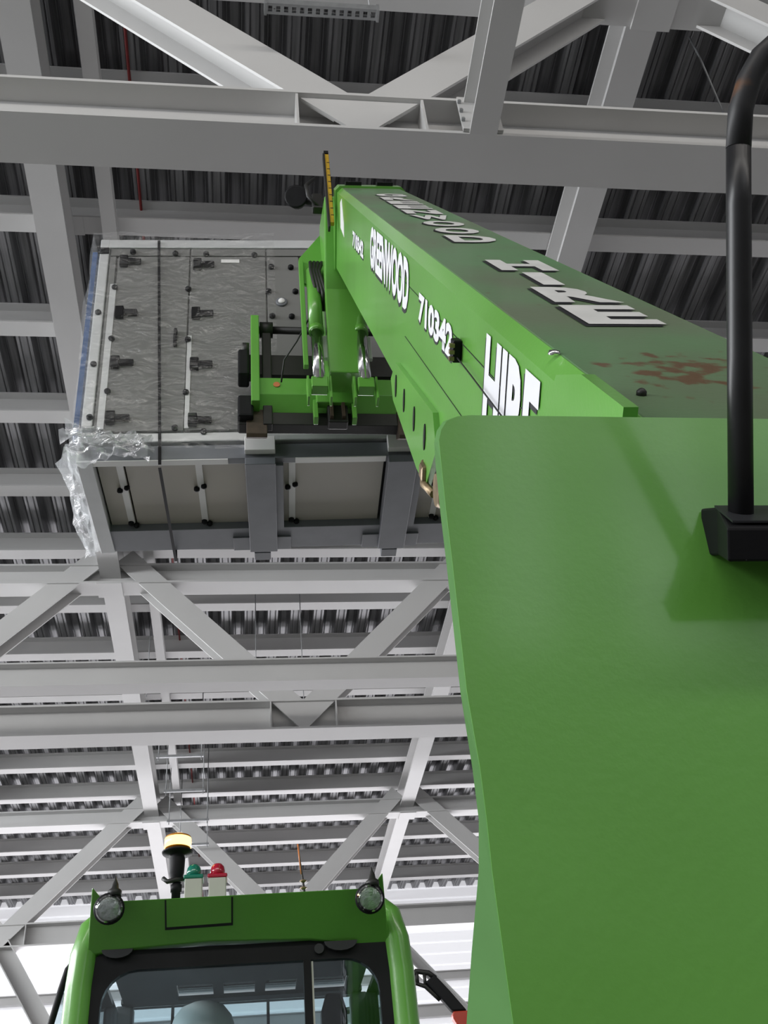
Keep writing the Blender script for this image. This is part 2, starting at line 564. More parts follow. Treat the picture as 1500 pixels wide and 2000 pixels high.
# ---- walls
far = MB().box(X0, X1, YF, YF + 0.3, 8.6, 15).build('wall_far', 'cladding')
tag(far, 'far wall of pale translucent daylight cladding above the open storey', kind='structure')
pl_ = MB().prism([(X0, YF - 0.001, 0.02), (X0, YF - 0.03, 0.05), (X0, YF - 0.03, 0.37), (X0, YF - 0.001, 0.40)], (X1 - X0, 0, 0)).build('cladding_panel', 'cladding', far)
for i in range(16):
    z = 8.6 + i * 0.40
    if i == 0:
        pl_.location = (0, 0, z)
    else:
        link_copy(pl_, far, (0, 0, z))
for i, (z, h, lab) in enumerate([(11.35, 0.30, 'upper'), (10.2, 0.42, 'middle'), (9.0, 0.35, 'lower')]):
    o = MB().ibeam((X0, YF - 0.35, z), (X1, YF - 0.35, z), (0, 0, 1), h, 0.28, 0.03, 0.02).build('wall_girt', 'white_steel', far)
for (nm, x0, x1, y0, y1, z0, lab) in [('wall_left', X0 - 0.3, X0, YB, YF, 13.6, 'side wall left of the hall with a high open clerestory'),
                                      ('wall_right', X1, X1 + 0.3, YB, YF, 0, 'side wall right of the machine'),
                                      ('wall_back', X0, X1, YB - 0.3, YB, 0, 'wall behind the viewer')]:
    w = MB().box(x0, x1, y0, y1, z0, 15).build(nm, 'greywall')
    tag(w, lab, kind='structure')
    if nm == 'wall_left':
        MB().box(x0, x1, y0, y1, 0, 9.2).build('lower_wall', 'greywall', w)

for i, (xa, xb) in enumerate(((4.3, 5.6), (6.9, 8.6), (9.6, 12.0))):  # unseen glowing panels added so soft bands reflect in the heel cover
    w = MB().box(xa, xb, YB, YB + 0.04, 5.0, 12.0).build('window_%d' % (i + 1), 'window_light')
    tag(w, ['narrow', 'middle', 'widest'][i] + ' tall daylit window in the wall behind the viewer', kind='structure')
    for xx in (xa, xb):
        MB().box(xx - 0.05, xx + 0.05, YB, YB + 0.12, 4.95, 12.05).build('window_frame', 'white_steel', w)
    for zz in (5.0, 12.0):
        MB().box(xa, xb, YB, YB + 0.12, zz - 0.05, zz + 0.05).build('window_frame', 'white_steel', w)

# ================================================================== TELEHANDLER
TH = empty('telehandler', (0.55, 2.9, 0), 'green telehandler with raised lettered boom, cab and fork carriage', 'telehandler')
Bv = Vector((0.01371635, 0.52380635, 0.85172693))
Lv = Vector((0.99965732, -0.02617695, 0.0))
Nv = Vector((-0.02229561, -0.85143507, 0.52398591))
P0 = Vector((0.48786, 0.29395, 1.21137))
BW, BH = 0.42, 0.52


def bw(s, l, n):
    return P0 + Bv * s + Lv * l + Nv * n


def sect(s, m=0.0, c=0.028, w=BW, h=BH, n0=0.0, l0=0.0):
    a, b, t, d = l0 - m, l0 + w + m, n0 + m, n0 - h - m
    return [bw(s, x, y) for x, y in ((a + c, t), (b - c, t), (b, t - c), (b, d + c), (b - c, d), (a + c, d), (a, d + c), (a, t - c))]


boom = MB().loft([sect(1.25), sect(4.0), sect(7.0)]).build('boom', 'green', TH)
boom['label'] = 'long green box-section boom'
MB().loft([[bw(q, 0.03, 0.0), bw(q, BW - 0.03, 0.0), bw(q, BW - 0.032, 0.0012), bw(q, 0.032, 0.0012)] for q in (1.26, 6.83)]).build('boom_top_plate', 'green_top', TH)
MB().loft([sect(6.84, 0.012), sect(7.02, 0.012)]).build('boom_collar', 'green', TH)
MB().loft([sect(7.0, 0, 0.02, 0.34, 0.40, -0.06, 0.04), sect(7.28, 0, 0.02, 0.34, 0.40, -0.06, 0.04)]).build('inner_boom', 'green', TH)
# wear pads on the top of the boom end
for l in (0.06, 0.26):
    MB().obox(bw(6.97, l + 0.05, 0.018), Lv, Bv, Nv, 0.10, 0.08, 0.03).build('wear_pad', 'black', TH)


# side furniture
def side_poly(pts, t, mat_, name, parent=TH, bev=0.0):
    return MB().prism([bw(s, 0, n) for s, n in pts], Lv * (-t)).build(name, mat_, parent, bev)


pad = side_poly([(3.62, -0.415), (2.78, -0.375), (2.70, -0.46), (2.86, -0.62), (3.05, -0.62), (3.66, -0.56), (3.74, -0.50)], 0.016, 'green', 'side_plate')
for s_, n_ in ((3.58, -0.49), (3.36, -0.487), (3.12, -0.485), (2.90, -0.48)):
    ring = [bw(s_ + 0.015 * math.cos(a), -0.0162, n_ + 0.040 * math.sin(a)) for a in [2 * math.pi * k / 12 for k in range(12)]]
    MB().prism(ring, Lv * (-0.003)).build('slot', 'black', pad)
side_poly([(1.59, 0.0), (1.46, 0.03), (1.27, 0.03), (1.27, -0.14), (1.68, -0.14)], 0.02, 'green', 'heel_plate')
side_poly([(6.55, -0.07), (6.45, -0.04), (6.25, -0.17), (6.22, -0.24), (6.50, -0.21)], 0.002, 'letter_old', 'sticker')
# pipe along the side and its connector
MB().tube([bw(2.52, -0.012, -0.158), bw(2.3, -0.012, -0.162), bw(1.9, -0.012, -0.172), bw(1.4, -0.012, -0.18)], 0.0022, 6).build('cable', 'hose', TH)
MB().tube([bw(3.7, -0.001, -0.125), bw(2.6, -0.001, -0.125), bw(1.4, -0.001, -0.128)], 0.0012, 5).build('panel_seam', 'letter_shadow', TH)
MB().tube([bw(3.5, -0.001, -0.30), bw(2.3, -0.001, -0.295), bw(1.5, -0.001, -0.29)], 0.0012, 5).build('panel_seam', 'letter_shadow', TH)
cb = MB().obox(bw(2.50, -0.012, -0.145), Lv, Bv, Nv, 0.022, 0.04, 0.055).build('connector', 'black', TH, 0.004)
for k in (-1, 0, 1):
    MB().obox(bw(2.48, -0.026, -0.145 + k * 0.016), Lv, Bv, Nv, 0.012, 0.015, 0.009).build('plug', 'brass', cb)
# hook, bolt and stains on the boom top
MB().lathe(bw(1.45, 0.07, 0.0), Nv, [(0.008, 0), (0.008, 0.007), (0.004, 0.011), (0.001, 0.012)], 8).build('bolt', 'black_steel', TH)
MB().lathe(bw(1.75, 0.02, 0.0), Nv, [(0.012, 0), (0.010, 0.006), (0.001, 0.008)], 8).build('rivet', 'chrome', TH)


# lettering ---------------------------------------------------------------
def text_mesh(txt, bold=0.03):
    cu = bpy.data.curves.new('lettering', 'FONT')
    cu.body = txt
    cu.size = 1.0
    cu.offset = bold
    cu.resolution_u = 3
    ob = bpy.data.objects.new('lettering_tmp', cu)
    col.objects.link(ob)
    dg = bpy.context.evaluated_depsgraph_get()
    me = bpy.data.meshes.new_from_object(ob.evaluated_get(dg))
    bpy.data.objects.remove(ob)
    bpy.data.curves.remove(cu)
    return me


def lettering(txt, org, ex, ey, en, width, height, name='lettering', shadow=(-0.012, -0.012), old=False, bold=0.048, slant=0.0):
    """txt fitted into width x height; org = lower left corner; ex, ey in the surface, en outward"""
    me = text_mesh(txt, bold)
    xs = [v.co.x for v in me.vertices]
    ys_ = [v.co.y for v in me.vertices]
    x0, x1, y0, y1 = min(xs), max(xs), min(ys_), max(ys_)
    sx, sy = width / (x1 - x0), height / (y1 - y0)
    off = parent_off(TH)
    obs = []
    for k, (lift, dx, dy, mt) in enumerate(((0.0030, 0, 0, 'letter_old' if old else 'letter'), (0.0015, shadow[0], shadow[1], 'letter_shadow'))):
        m2 = me.copy()
        for v in m2.vertices:
            px, py = (v.co.x - x0) * sx + dx, (v.co.y - y0) * sy + dy
            px += slant * py
            v.co = org + ex * px + ey * py + en * lift - off
        m2.materials.clear()
        m2.materials.append(M[mt])
        ob = bpy.data.objects.new(name if k == 0 else 'letter_shadow', m2)
        col.objects.link(ob)
        ob.parent = TH
        obs.append(ob)
    obs[1].parent = obs[0]
    obs[0]['label'] = ('worn' if old else 'white') + ' letters reading ' + txt
    return obs[0]


lettering('GREENWOOD', bw(4.70, 0, -0.215), -Bv, Nv, -Lv, 1.26, 0.175, shadow=(-0.015, -0.016))
lettering('710342', bw(3.20, 0, -0.195), -Bv, Nv, -Lv, 0.60, 0.088, shadow=(-0.012, -0.010))
lettering('HIRE', bw(2.20, 0, -0.262), -Bv, Nv, -Lv, 0.46, 0.215, shadow=(-0.014, -0.012))
lettering('710342', bw(5.62, 0, -0.225), -Bv, Nv, -Lv, 0.60, 0.080, shadow=(-0.012, -0.010))
s_ = 3.08
for ch in 'HIRE':
    w = 0.16 if ch != 'I' else 0.055
    x = 0.17 + (0.045 if ch == 'I' else 0.0) + {'H': 0.0, 'I': 0.0, 'R': 0.0, 'E': -0.005}[ch]
    lettering(ch, bw(s_ - 0.23, x, 0.0012), Lv, Bv, Nv, w, 0.235, name='stacked_letter', shadow=(-0.012, -0.018), old=True)
    s_ -= 0.275
s_ = 6.25
for ch in 'GREENWOOD':
    lettering(ch, bw(s_ - 0.24, 0.17, 0.0012), Lv, Bv, Nv, 0.165, 0.235, name='stacked_letter', shadow=(-0.010, -0.018), old=True)
    s_ -= 0.303

# boom head ----------------------------------------------------------------
hx = 0.64
MB().prism([(hx - 0.12, 4.05, 7.20), (hx - 0.12, 4.45, 7.42), (hx - 0.12, 4.72, 7.10), (hx - 0.12, 4.74, 6.10), (hx - 0.12, 4.48, 6.02), (hx - 0.12, 4.40, 6.70)],
           (0.24, 0, 0)).build('boom_head', 'green', TH, 0.01)
# cheek plate
MB().prism([(hx + 0.22, 4.15, 7.35), (hx + 0.22, 4.45, 7.44), (hx + 0.22, 4.62, 7.05), (hx + 0.22, 4.60, 6.86), (hx + 0.22, 4.35, 6.72), (hx + 0.22, 4.05, 6.98)], (0.03, 0, 0)).build('cheek_plate', 'green', TH, 0.004)
MB().prism([(hx - 0.27, 4.48, 7.10), (hx - 0.06, 4.48, 7.46), (hx + 0.1, 4.48, 7.46), (hx + 0.1, 4.48, 6.72), (hx - 0.05, 4.48, 6.73), (hx - 0.26, 4.48, 6.86)],
           (0, 0.03, 0)).build('head_plate', 'green', TH, 0.003)
MB().box(hx - 0.275, hx - 0.245, 4.46, 4.50, 6.06, 7.06).build('side_bar', 'green', TH, 0.004)
for cx in (hx - 0.185, hx + 0.095):
    c = MB().cyl((cx, 4.47, 6.95), (cx, 4.47, 6.36), 0.046).build('cylinder', 'green', TH)
    MB().cyl((cx, 4.47, 6.40), (cx, 4.47, 6.355), 0.049).build('gland', 'green', c)
    MB().cyl((cx, 4.47, 6.36), (cx, 4.47, 5.93), 0.037, seg=20).build('piston_rod', 'chrome', c)
    MB().box(cx - 0.05, cx + 0.05, 4.44, 4.52, 5.86, 5.945).build('clevis', 'green', c, 0.006)
    for dx in (-0.075, 0.06):
        MB().box(cx + dx, cx + dx + 0.015, 4.47, 4.55, 5.80, 5.98).build('lug', 'green', c, 0.003)
    MB().box(cx - 0.025, cx + 0.07, 4.53, 4.56, 6.20, 6.40).build('valve_block', 'alu', c, 0.004)
for k in range(4):
    dx = hx - 0.20 + 0.025 * k
    MB().tube([(dx, 4.43, 7.0), (dx - 0.008 * k, 4.42, 6.9), (dx + 0.02, 4.43, 6.75 - 0.03 * k), (dx + 0.01 * k, 4.52, 6.62)], 0.013, 8).build('hose', 'hose', TH)
MB().tube([(hx - 0.22, 4.52, 6.55), (hx - 0.30, 4.6, 6.42), (hx - 0.38, 4.7, 6.35), (hx - 0.40, 4.75, 6.2)], 0.006, 6).build('hose', 'hose', TH)
MB().tube([(0.48, 4.2, 7.6), (0.42, 4.2, 7.52), (0.43, 4.2, 7.40), (0.50, 4.25, 7.36), (0.54, 4.3, 7.45)], 0.013, 8).build('hose', 'hose', TH)
# yellow extension scale and work lamp at the boom tip
sc = MB().box(0.530, 0.558, 3.96, 3.99, 6.80, 7.53).build('extension_scale', 'yellow', TH, 0.004)
MB().box(0.526, 0.556, 3.955, 3.995, 7.53, 7.56).build('cap', 'black', sc)
MB().box(0.518, 0.531, 3.955, 3.995, 6.75, 7.53).build('backing', 'black_steel', sc)
for k in range(9):
    MB().box(0.540, 0.5585, 3.9585, 3.961, 6.87 + 0.07 * k, 6.876 + 0.07 * k).build('graduation', 'letter_shadow', sc)
wl = MB().lathe((0.36, 4.30, 7.52), Vector((-0.15, -0.8, -0.55)), [(0.03, -0.10), (0.06, -0.06), (0.075, 0.0), (0.08, 0.03), (0.07, 0.032)], 16).build('work_lamp', 'black', TH)
MB().tube([(0.36, 4.34, 7.56), (0.44, 4.32, 7.50), (0.54, 4.28, 7.46)], 0.018, 8).build('bracket', 'black_steel', wl)
MB().box(0.46, 0.53, 4.24, 4.30, 7.34, 7.50).build('lamp_mount', 'black_steel', TH, 0.01)

# fork carriage --------------------------------------------------------------
CY = 4.85
cr = MB().box(0.08, 1.22, CY - 0.03, CY + 0.05, 6.16, 6.31).build('carriage_beam', 'green', TH, 0.006)
MB().prism([(0.08, CY - 0.03, 6.16), (0.08, CY + 0.06, 6.07), (0.08, CY + 0.10, 6.07), (0.08, CY + 0.05, 6.18)], (1.14, 0, 0)).build('carriage_flange', 'green', TH)
MB().cyl((0.213, CY - 0.032, 6.245), (0.213, CY - 0.036, 6.245), 0.022, seg=16).build('round_sticker', 'sticker', cr)
for x in (0.05, 1.20):
    MB().box(x, x + 0.055, CY - 0.06, CY + 0.08, 6.075, 6.88).build('carriage_upright', 'green', TH, 0.006)
MB().cyl((0.06, CY + 0.04, 6.84), (1.25, CY + 0.04, 6.84), 0.026).build('fork_shaft', 'black_steel', TH)
MB().box(-0.03, 1.30, CY + 0.06, CY + 0.13, 6.43, 6.62).build('carriage_bar', 'black_steel', TH, 0.006)
MB().box(-0.03, 1.30, CY + 0.04, CY + 0.13, 5.965, 6.07).build('carriage_bar', 'black_steel', TH, 0.006)
for x in (-0.035, 1.235):
    MB().box(x, x + 0.075, CY + 0.02, CY + 0.16, 6.40, 6.63).build('end_block', 'black', TH, 0.015)
    MB().box(x, x + 0.10, CY - 0.02, CY + 0.16, 5.985, 6.165).build('end_block', 'black', TH, 0.015)
    MB().cyl((x + 0.03, CY + 0.06, 6.66), (x + 0.075, CY + 0.06, 6.66), 0.05).build('pin', 'black_steel', TH)
for x in (0.155, 1.09):
    f = MB().box(x - 0.03, x + 0.03, CY + 0.02, CY + 0.09, 5.95, 6.86).build('fork', 'black_steel', TH, 0.006)
    MB().cyl((x - 0.045, CY + 0.04, 6.84), (x + 0.045, CY + 0.04, 6.84), 0.055, seg=18).build('eye', 'black_steel', f)
for x in (0.455, 0.70):
    MB().box(x - 0.015, x + 0.015, CY - 0.05, CY + 0.02, 5.945, 6.10).build('bracket_lug', 'green', TH, 0.004)
tb = MB().box(0.53, 0.66, CY - 0.03, CY + 0.05, 5.93, 6.08).build('tow_block', 'black_steel', TH, 0.01)
for dx in (0.545, 0.62):
    MB().box(dx, dx + 0.02, CY - 0.06, CY - 0.03, 5.95, 6.07).build('ear', 'heel', tb)
MB().box(0.46, 0.72, CY - 0.06, CY, 6.07, 6.40).build('centre_plate', 'green', TH, 0.008)

# heel cover, black tube and its bracket -------------------------------------
PR = Vector((0.5, 0.84947, 2.01717))
PV = Vector((0, -0.58779, 0.80902))
PN = Vector((0, 0.80902, 0.58779))


def pp(x, v, d=0.0):
    return PR + Vector((x, 0, 0)) + PV * v + PN * d


QV = Vector((0, -0.17365, 0.98481))
QN = Vector((0, 0.98481, 0.17365))


def qq(x, v, d=0.0):
    return PR + Vector((x, 0, 0)) + QV * v + QN * d


front = [(-0.275, -0.54), (-0.279, -0.432), (-0.281, -0.373), (-0.283, -0.311), (-0.283, -0.266), (-0.284, -0.22), (-0.289, -0.146), (-0.290, -0.012), (-0.291, 0.047), (-0.291, 0.109), (-0.291, 0.135),
         (-0.287, 0.149), (-0.280, 0.160), (-0.268, 0.166), (-0.252, 0.168)]
back = [(-0.322, -0.54, 0.045), (-0.313, -0.432, 0.030), (-0.304, -0.373, 0.020), (-0.293, -0.309, 0.010), (-0.289, -0.265, 0.006), (-0.290, -0.219, 0.006), (-0.294, -0.146, 0.006), (-0.295, -0.011, 0.006),
        (-0.296, 0.048, 0.006), (-0.296, 0.110, 0.006), (-0.295, 0.136, 0.006), (-0.291, 0.151, 0.006), (-0.283, 0.163, 0.006), (-0.269, 0.169, 0.006), (-0.252, 0.171, 0.006)]
MX = 0.19 * 2
ringf = [qq(x, v) for x, v in front] + [qq(MX - x, v) for x, v in front[::-1]]
ringb = [qq(x, v, d) for x, v, d in back] + [qq(MX - x, v, d) for x, v, d in back[::-1]]
ringd = [qq(x + 0.20, v - 0.03, d + 0.10) for x, v, d in back] + [qq(MX - x - 0.20, v - 0.03, d + 0.10) for x, v, d in back[::-1]]
hc = MB().prism(ringf, QN * 0.002).build('heel_cover', 'green', TH)
MB().loft([[p + QN * 0.0015 for p in ringf], ringb, ringd]).build('cover_edge', 'green_matt', hc)
hc['label'] = 'large glossy green rear cover plate'
# mount block with a recessed top
blk = MB()
fb = [(-0.014, -0.004), (0.115, -0.004), (0.115, 0.046), (-0.014, 0.046)]
ff = [(-0.037, -0.010), (0.10, -0.010), (0.10, 0.023), (-0.037, 0.023)]
blk.loft([[pp(x, v, 0.02) for x, v in fb], [pp(x, v, -0.02) for x, v in fb], [pp(x, v, -0.09) for x, v in ff]])
blk = blk.build('mount_block', 'black', TH, 0.0025)
MB().loft([[pp(x, v, d) for x, v, d in ((-0.02, 0.0455, -0.027), (0.10, 0.0455, -0.027), (0.088, 0.028, -0.083), (-0.028, 0.028, -0.083))],
           [pp(x, v + 0.002, d) for x, v, d in ((-0.02, 0.0455, -0.027), (0.10, 0.0455, -0.027), (0.088, 0.028, -0.083), (-0.028, 0.028, -0.083))]]).build('recess', 'letter_shadow', blk)
MB().obox(pp(-0.018, 0.006, -0.0885), (1, 0, 0), PV, PN, 0.0012, 0.03, 0.003).build('seam', 'letter_shadow', blk)
tp = [(-0.003, 0.02), (-0.001, 0.196), (0.001, 0.353), (0.002, 0.412), (0.005, 0.452), (0.015, 0.484), (0.029, 0.508), (0.053, 0.530), (0.087, 0.542), (0.139, 0.548), (0.30, 0.55)]
MB().tube([pp(x, v, -0.05) for x, v in tp[:4]], 0.0125, 20).build('tube', 'tube', TH)
MB().tube([pp(x, v, -0.05) for x, v in tp[3:]], 0.0126, 20).build('tube_bend', 'rust', TH)
# rear mirror carried by the tube (to the right of the view)
mr = MB().obox(pp(0.42, 0.47, -0.05), (1, 0, 0), PV, PN, 0.22, 0.30, 0.04).build('rear_mirror', 'black', TH, 0.015)
MB().obox(pp(0.42, 0.47, -0.072), (1, 0, 0), PV, PN, 0.19, 0.27, 0.003).build('mirror_glass', 'chrome', mr)

# greased hinge fitting below the boom
hf = MB().lathe(bw(2.66, -0.02, -0.56), Lv, [(0.045, 0), (0.050, 0.01), (0.050, 0.03), (0.035, 0.035)], 16).build('hinge_fitting', 'brass', TH)
MB().tube([bw(2.92, -0.01, -0.56), bw(2.86, -0.02, -0.61), bw(2.74, -0.01, -0.60)], 0.012, 8).build('grease_pipe', 'brass', hf)
MB().obox(bw(2.88, -0.01, -0.58), Lv, Bv, Nv, 0.04, 0.06, 0.05).build('lug', 'brass', hf, 0.01)
# boom tower, chassis and wheels below the view
MB().box(0.26, 1.12, 1.25, 1.85, 0.55, 1.62).build('boom_tower', 'green', TH, 0.02)
MB().box(0.0, 1.15, 0.9, 5.2, 0.50, 1.0).build('chassis', 'black_steel', TH, 0.03)
MB().box(1.16, 1.65, 2.1, 4.0, 0.55, 1.5).build('engine_hood', 'green', TH, 0.06)
for wx, wy in ((-0.50, 1.6), (1.64, 1.6), (-0.50, 4.7), (1.64, 4.7)):
    w = MB().lathe((wx - 0.2, wy, 0.58), (1, 0, 0), [(0.30, 0.0), (0.50, 0.0), (0.58, 0.05), (0.58, 0.35), (0.50, 0.40), (0.30, 0.40)], 28).build('wheel', 'tyre', TH)
    MB().lathe((wx - 0.16, wy, 0.58), (1, 0, 0), [(0.02, 0.0), (0.29, 0.0), (0.29, 0.32), (0.02, 0.32)], 20).build('rim', 'offwhite', w)
    MB().cyl((wx, wy, 0.58), (0.57, wy, 0.58), 0.08).build('axle', 'black_steel', TH)

# cab -------------------------------------------------------------------------
K = 1.1
YC = 3.608


def cz(z):
    return 1.4 + (z - 1.4) * K


def cp(x, z, dy=0.0):
    return Vector((x * K, YC + dy, cz(z)))


rp_pts = [(-0.452, 2.335), (-0.432, 2.479), (-0.411, 2.459), (-0.386, 2.449), (-0.345, 2.447), (0.340, 2.449), (0.370, 2.452), (0.393, 2.461), (0.413, 2.482), (0.440, 2.315), (0.2, 2.345), (-0.1, 2.352), (-0.32, 2.345)]
vp = MB().prism([cp(x, z, -0.20 * (z - 2.33) / 0.16) for x, z in rp_pts], (0, 0.05, 0)).build('rear_visor', 'green', TH, 0.004)
hatch = [(-0.222, 2.385), (-0.222, 2.443), (-0.035, 2.443), (-0.035, 2.388)]
MB().prism([cp(x, z, -0.20 * (z - 2.33) / 0.16 - 0.006) for x, z in hatch], (0, 0.008, 0)).build('hatch', 'green', vp)
MB().prism([cp(x, z, -0.20 * (z - 2.33) / 0.16 - 0.003) for x, z in [(-0.227, 2.380), (-0.227, 2.443), (-0.030, 2.443), (-0.030, 2.383)]], (0, 0.004, 0)).build('hatch_seam', 'letter_shadow', vp)
# corner posts
for sg in (-1, 1):
    pts = [(0.30, 2.47, 0.10), (0.40, 2.455, 0.04), (0.445, 2.41, 0.02), (0.462, 2.34, 0.02), (0.468, 2.25, 0.02), (0.470, 2.1, 0.02), (0.472, 1.7, 0.02), (0.472, 1.0, 0.02)]
    MB().tube([cp(sg * x, z, d) for x, z, d in pts], 0.045, 14).build('corner_post', 'green', TH)


def rrect(x0, x1, z0, z1, r, seg=6):
    P = []
    for cx, cz_, a0 in ((x1 - r, z1 - r, 0), (x0 + r, z1 - r, 90), (x0 + r, z0 + r, 180), (x1 - r, z0 + r, 270)):
        for k in range(seg + 1):
            a = math.radians(a0 + 90 * k / seg)
            P.append((cx + r * math.cos(a), cz_ + r * math.sin(a)))
    return P


fo = rrect(-0.44, 0.44, 1.05, 2.345, 0.05)
fi = rrect(-0.405, 0.40, 1.10, 2.29, 0.10)
mb = MB()
n = len(fo)
V4 = [cp(x, z, 0.0) for x, z in fo] + [cp(x, z, 0.0) for x, z in fi] + [cp(x, z, 0.03) for x, z in fi] + [cp(x, z, 0.03) for x, z in fo]
F = []
for i in range(n):
    j = (i + 1) % n
    for a in range(4):
        b = (a + 1) % 4
        F.append([a * n + i, a * n + j, b * n + j, b * n + i])
mb.add(V4, F)
wf = mb.build('rear_window_frame', 'black', TH)
MB().prism([cp(x, z, 0.012) for x, z in rrect(-0.406, 0.401, 1.10, 2.291, 0.10)], (0, 0.005, 0)).build('rear_window_pane', 'glass', wf)
MB().box(0.188 * K - 0.012, 0.188 * K + 0.012, YC - 0.005, YC + 0.03, cz(1.1), cz(2.292)).build('window_divider', 'black', wf)
MB().box(0.203 * K - 0.003, 0.203 * K + 0.003, YC - 0.002, YC + 0.02, cz(1.1), cz(2.285)).build('seal', 'offwhite', wf)
for x, z, r in ((-0.365, 2.345, 0.045), (0.29, 2.335, 0.05)):
    P = [cp(x + r * math.cos(a), z - 0.55 * r * math.sin(a), -0.02) for a in [math.pi * k / 8 for k in range(9)]]
    MB().prism(P, (0, 0.02, 0)).build('hinge_cap', 'letter_shadow', wf)
MB().cyl(cp(0.225, 2.318, -0.012), cp(0.225, 2.318, 0.0), 0.016).build('hinge_knob', 'letter_shadow', wf)
# roof with a barred skylight, front frame and windscreen
zr = 2.505
MB().box(-0.47, 0.47, YC + 0.0, 4.20, zr, zr + 0.05).build('cab_roof', 'green', TH, 0.01)
MB().box(-0.46, 0.46, YC + 0.03, 4.24, zr - 0.02, zr).build('roof_lining', 'interior', TH)
MB().box(-0.46, -0.25, 4.24, 4.455, zr - 0.02, zr).build('roof_lining', 'interior', TH)
MB().box(0.40, 0.46, 4.24, 4.455, zr - 0.02, zr).build('roof_lining', 'interior', TH)
MB().box(-0.47, 0.47, 4.455, 4.56, zr - 0.02, zr - 0.004).build('cab_roof_front', 'interior', TH)
for x in (-0.095, 0.065, 0.225):
    MB().prism([(x - 0.02, 4.24, zr - 0.01), (x + 0.02, 4.24, zr - 0.01), (x + 0.02, 4.455, zr - 0.01), (x - 0.02, 4.455, zr - 0.01)], (0, 0, 0.012)).build('skylight_bar', 'interior', TH)
MB().box(-0.25, 0.40, 4.24, 4.455, zr + 0.004, zr + 0.008).build('skylight_pane', 'glass', TH)
for sg in (-1, 1):
    MB().box(sg * 0.46 - 0.035, sg * 0.46 + 0.035, 4.48, 4.56, 1.0, zr - 0.02).build('front_post', 'interior', TH, 0.01)
    MB().box(sg * 0.48 - 0.02, sg * 0.48 + 0.02, YC + 0.03, 4.52, 0.95, 1.5).build('side_panel', 'green', TH, 0.01)
    MB().box(sg * 0.485 - 0.004, sg * 0.485 + 0.004, YC + 0.06, 4.48, 1.5, 2.46).build('side_window', 'glass', TH)
MB().box(-0.44, 0.44, 4.52, 4.526, 1.2, zr - 0.02).build('windscreen', 'glass', TH)
MB().box(-0.50, 0.50, YC, 4.85, 0.90, 0.98).build('cab_floor', 'black_steel', TH)
MB().box(-0.50, 0.50, YC, YC + 0.04, 0.95, cz(1.06)).build('rear_panel', 'green', TH)
gr = MB()
for x in (-0.28, -0.10, 0.10, 0.28):
    gr.box(x - 0.006, x + 0.006, 4.60, 4.612, 1.3, 2.50)
for z in (2.33, 2.15, 1.9, 1.6):
    gr.box(-0.46, 0.46, 4.60, 4.612, z - 0.007, z + 0.007)
gr.build('front_guard', 'black_steel', TH)
seat = MB().box(-0.36, 0.10, 3.92, 4.34, 1.28, 1.40).build('seat', 'jacket', TH, 0.03)
MB().box(-0.34, 0.08, 3.80, 3.88, 1.38, 1.95).build('backrest', 'jacket', seat, 0.03)
MB().box(-0.15, 0.0, 4.0, 4.2, 0.98, 1.28).build('pedestal', 'black_steel', seat)
# dark headrest-like console seen right of the divider
MB().loft([[(0.265, 3.95, 1.6), (0.365, 3.95, 1.6), (0.365, 4.02, 1.6), (0.265, 4.02, 1.6)], [(0.27, 3.95, 2.30), (0.36, 3.95, 2.30), (0.36, 4.02, 2.30), (0.27, 4.02, 2.30)],
           [(0.29, 3.96, 2.36), (0.345, 3.96, 2.36), (0.345, 4.01, 2.36), (0.29, 4.01, 2.36)]]).build('console_post', 'black', TH, 0.008)
# side mirror / open door frame on the left
md = empty
fr_pts = [(-0.53, 3.74, 2.455), (-0.555, 3.75, 2.455), (-0.575, 3.75, 2.43), (-0.59, 3.75, 2.37), (-0.612, 3.75, 2.266), (-0.64, 3.75, 2.10), (-0.66, 3.75, 1.9), (-0.66, 3.75, 1.7), (-0.53, 3.74, 1.62)]
sf = MB().tube(fr_pts, 0.011, 10).build('door_frame', 'black', TH)
MB().prism([Vector(p) for p in fr_pts], (0, 0.004, 0)).build('door_pane', 'glass', sf)
# work lamps
for x, z in ((-0.382, 2.437), (0.372, 2.430)):
    c = cp(x * 0.99, z - 0.026, -0.195)
    d = Vector((0, -1, -0.25)).normalized()
    l = MB().lathe(c - d * 0.06, d, [(0.012, 0), (0.035, 0.012), (0.046, 0.04), (0.048, 0.06), (0.042, 0.064)], 24).build('work_lamp', 'black', TH)
    MB().lathe(c + d * 0.0005, d, [(0.0415, 0.004), (0.030, -0.004), (0.016, -0.012), (0.008, -0.002), (0.001, 0.0)], 24).build('reflector', 'reflector', l)
    MB().lathe(c + d * 0.005, d, [(0.042, 0.0), (0.030, 0.006), (0.001, 0.009)], 24).build('lens', 'lamp_glass', l)
    k = cp(x * 0.99 + 0.012, z + 0.018, -0.19)
    MB().lathe(k, (0, 0, 1), [(0.022, -0.01), (0.022, 0.008), (0.012, 0.016), (0.010, 0.03), (0.003, 0.045), (0.001, 0.055)], 10).build('bracket', 'black_steel', l)
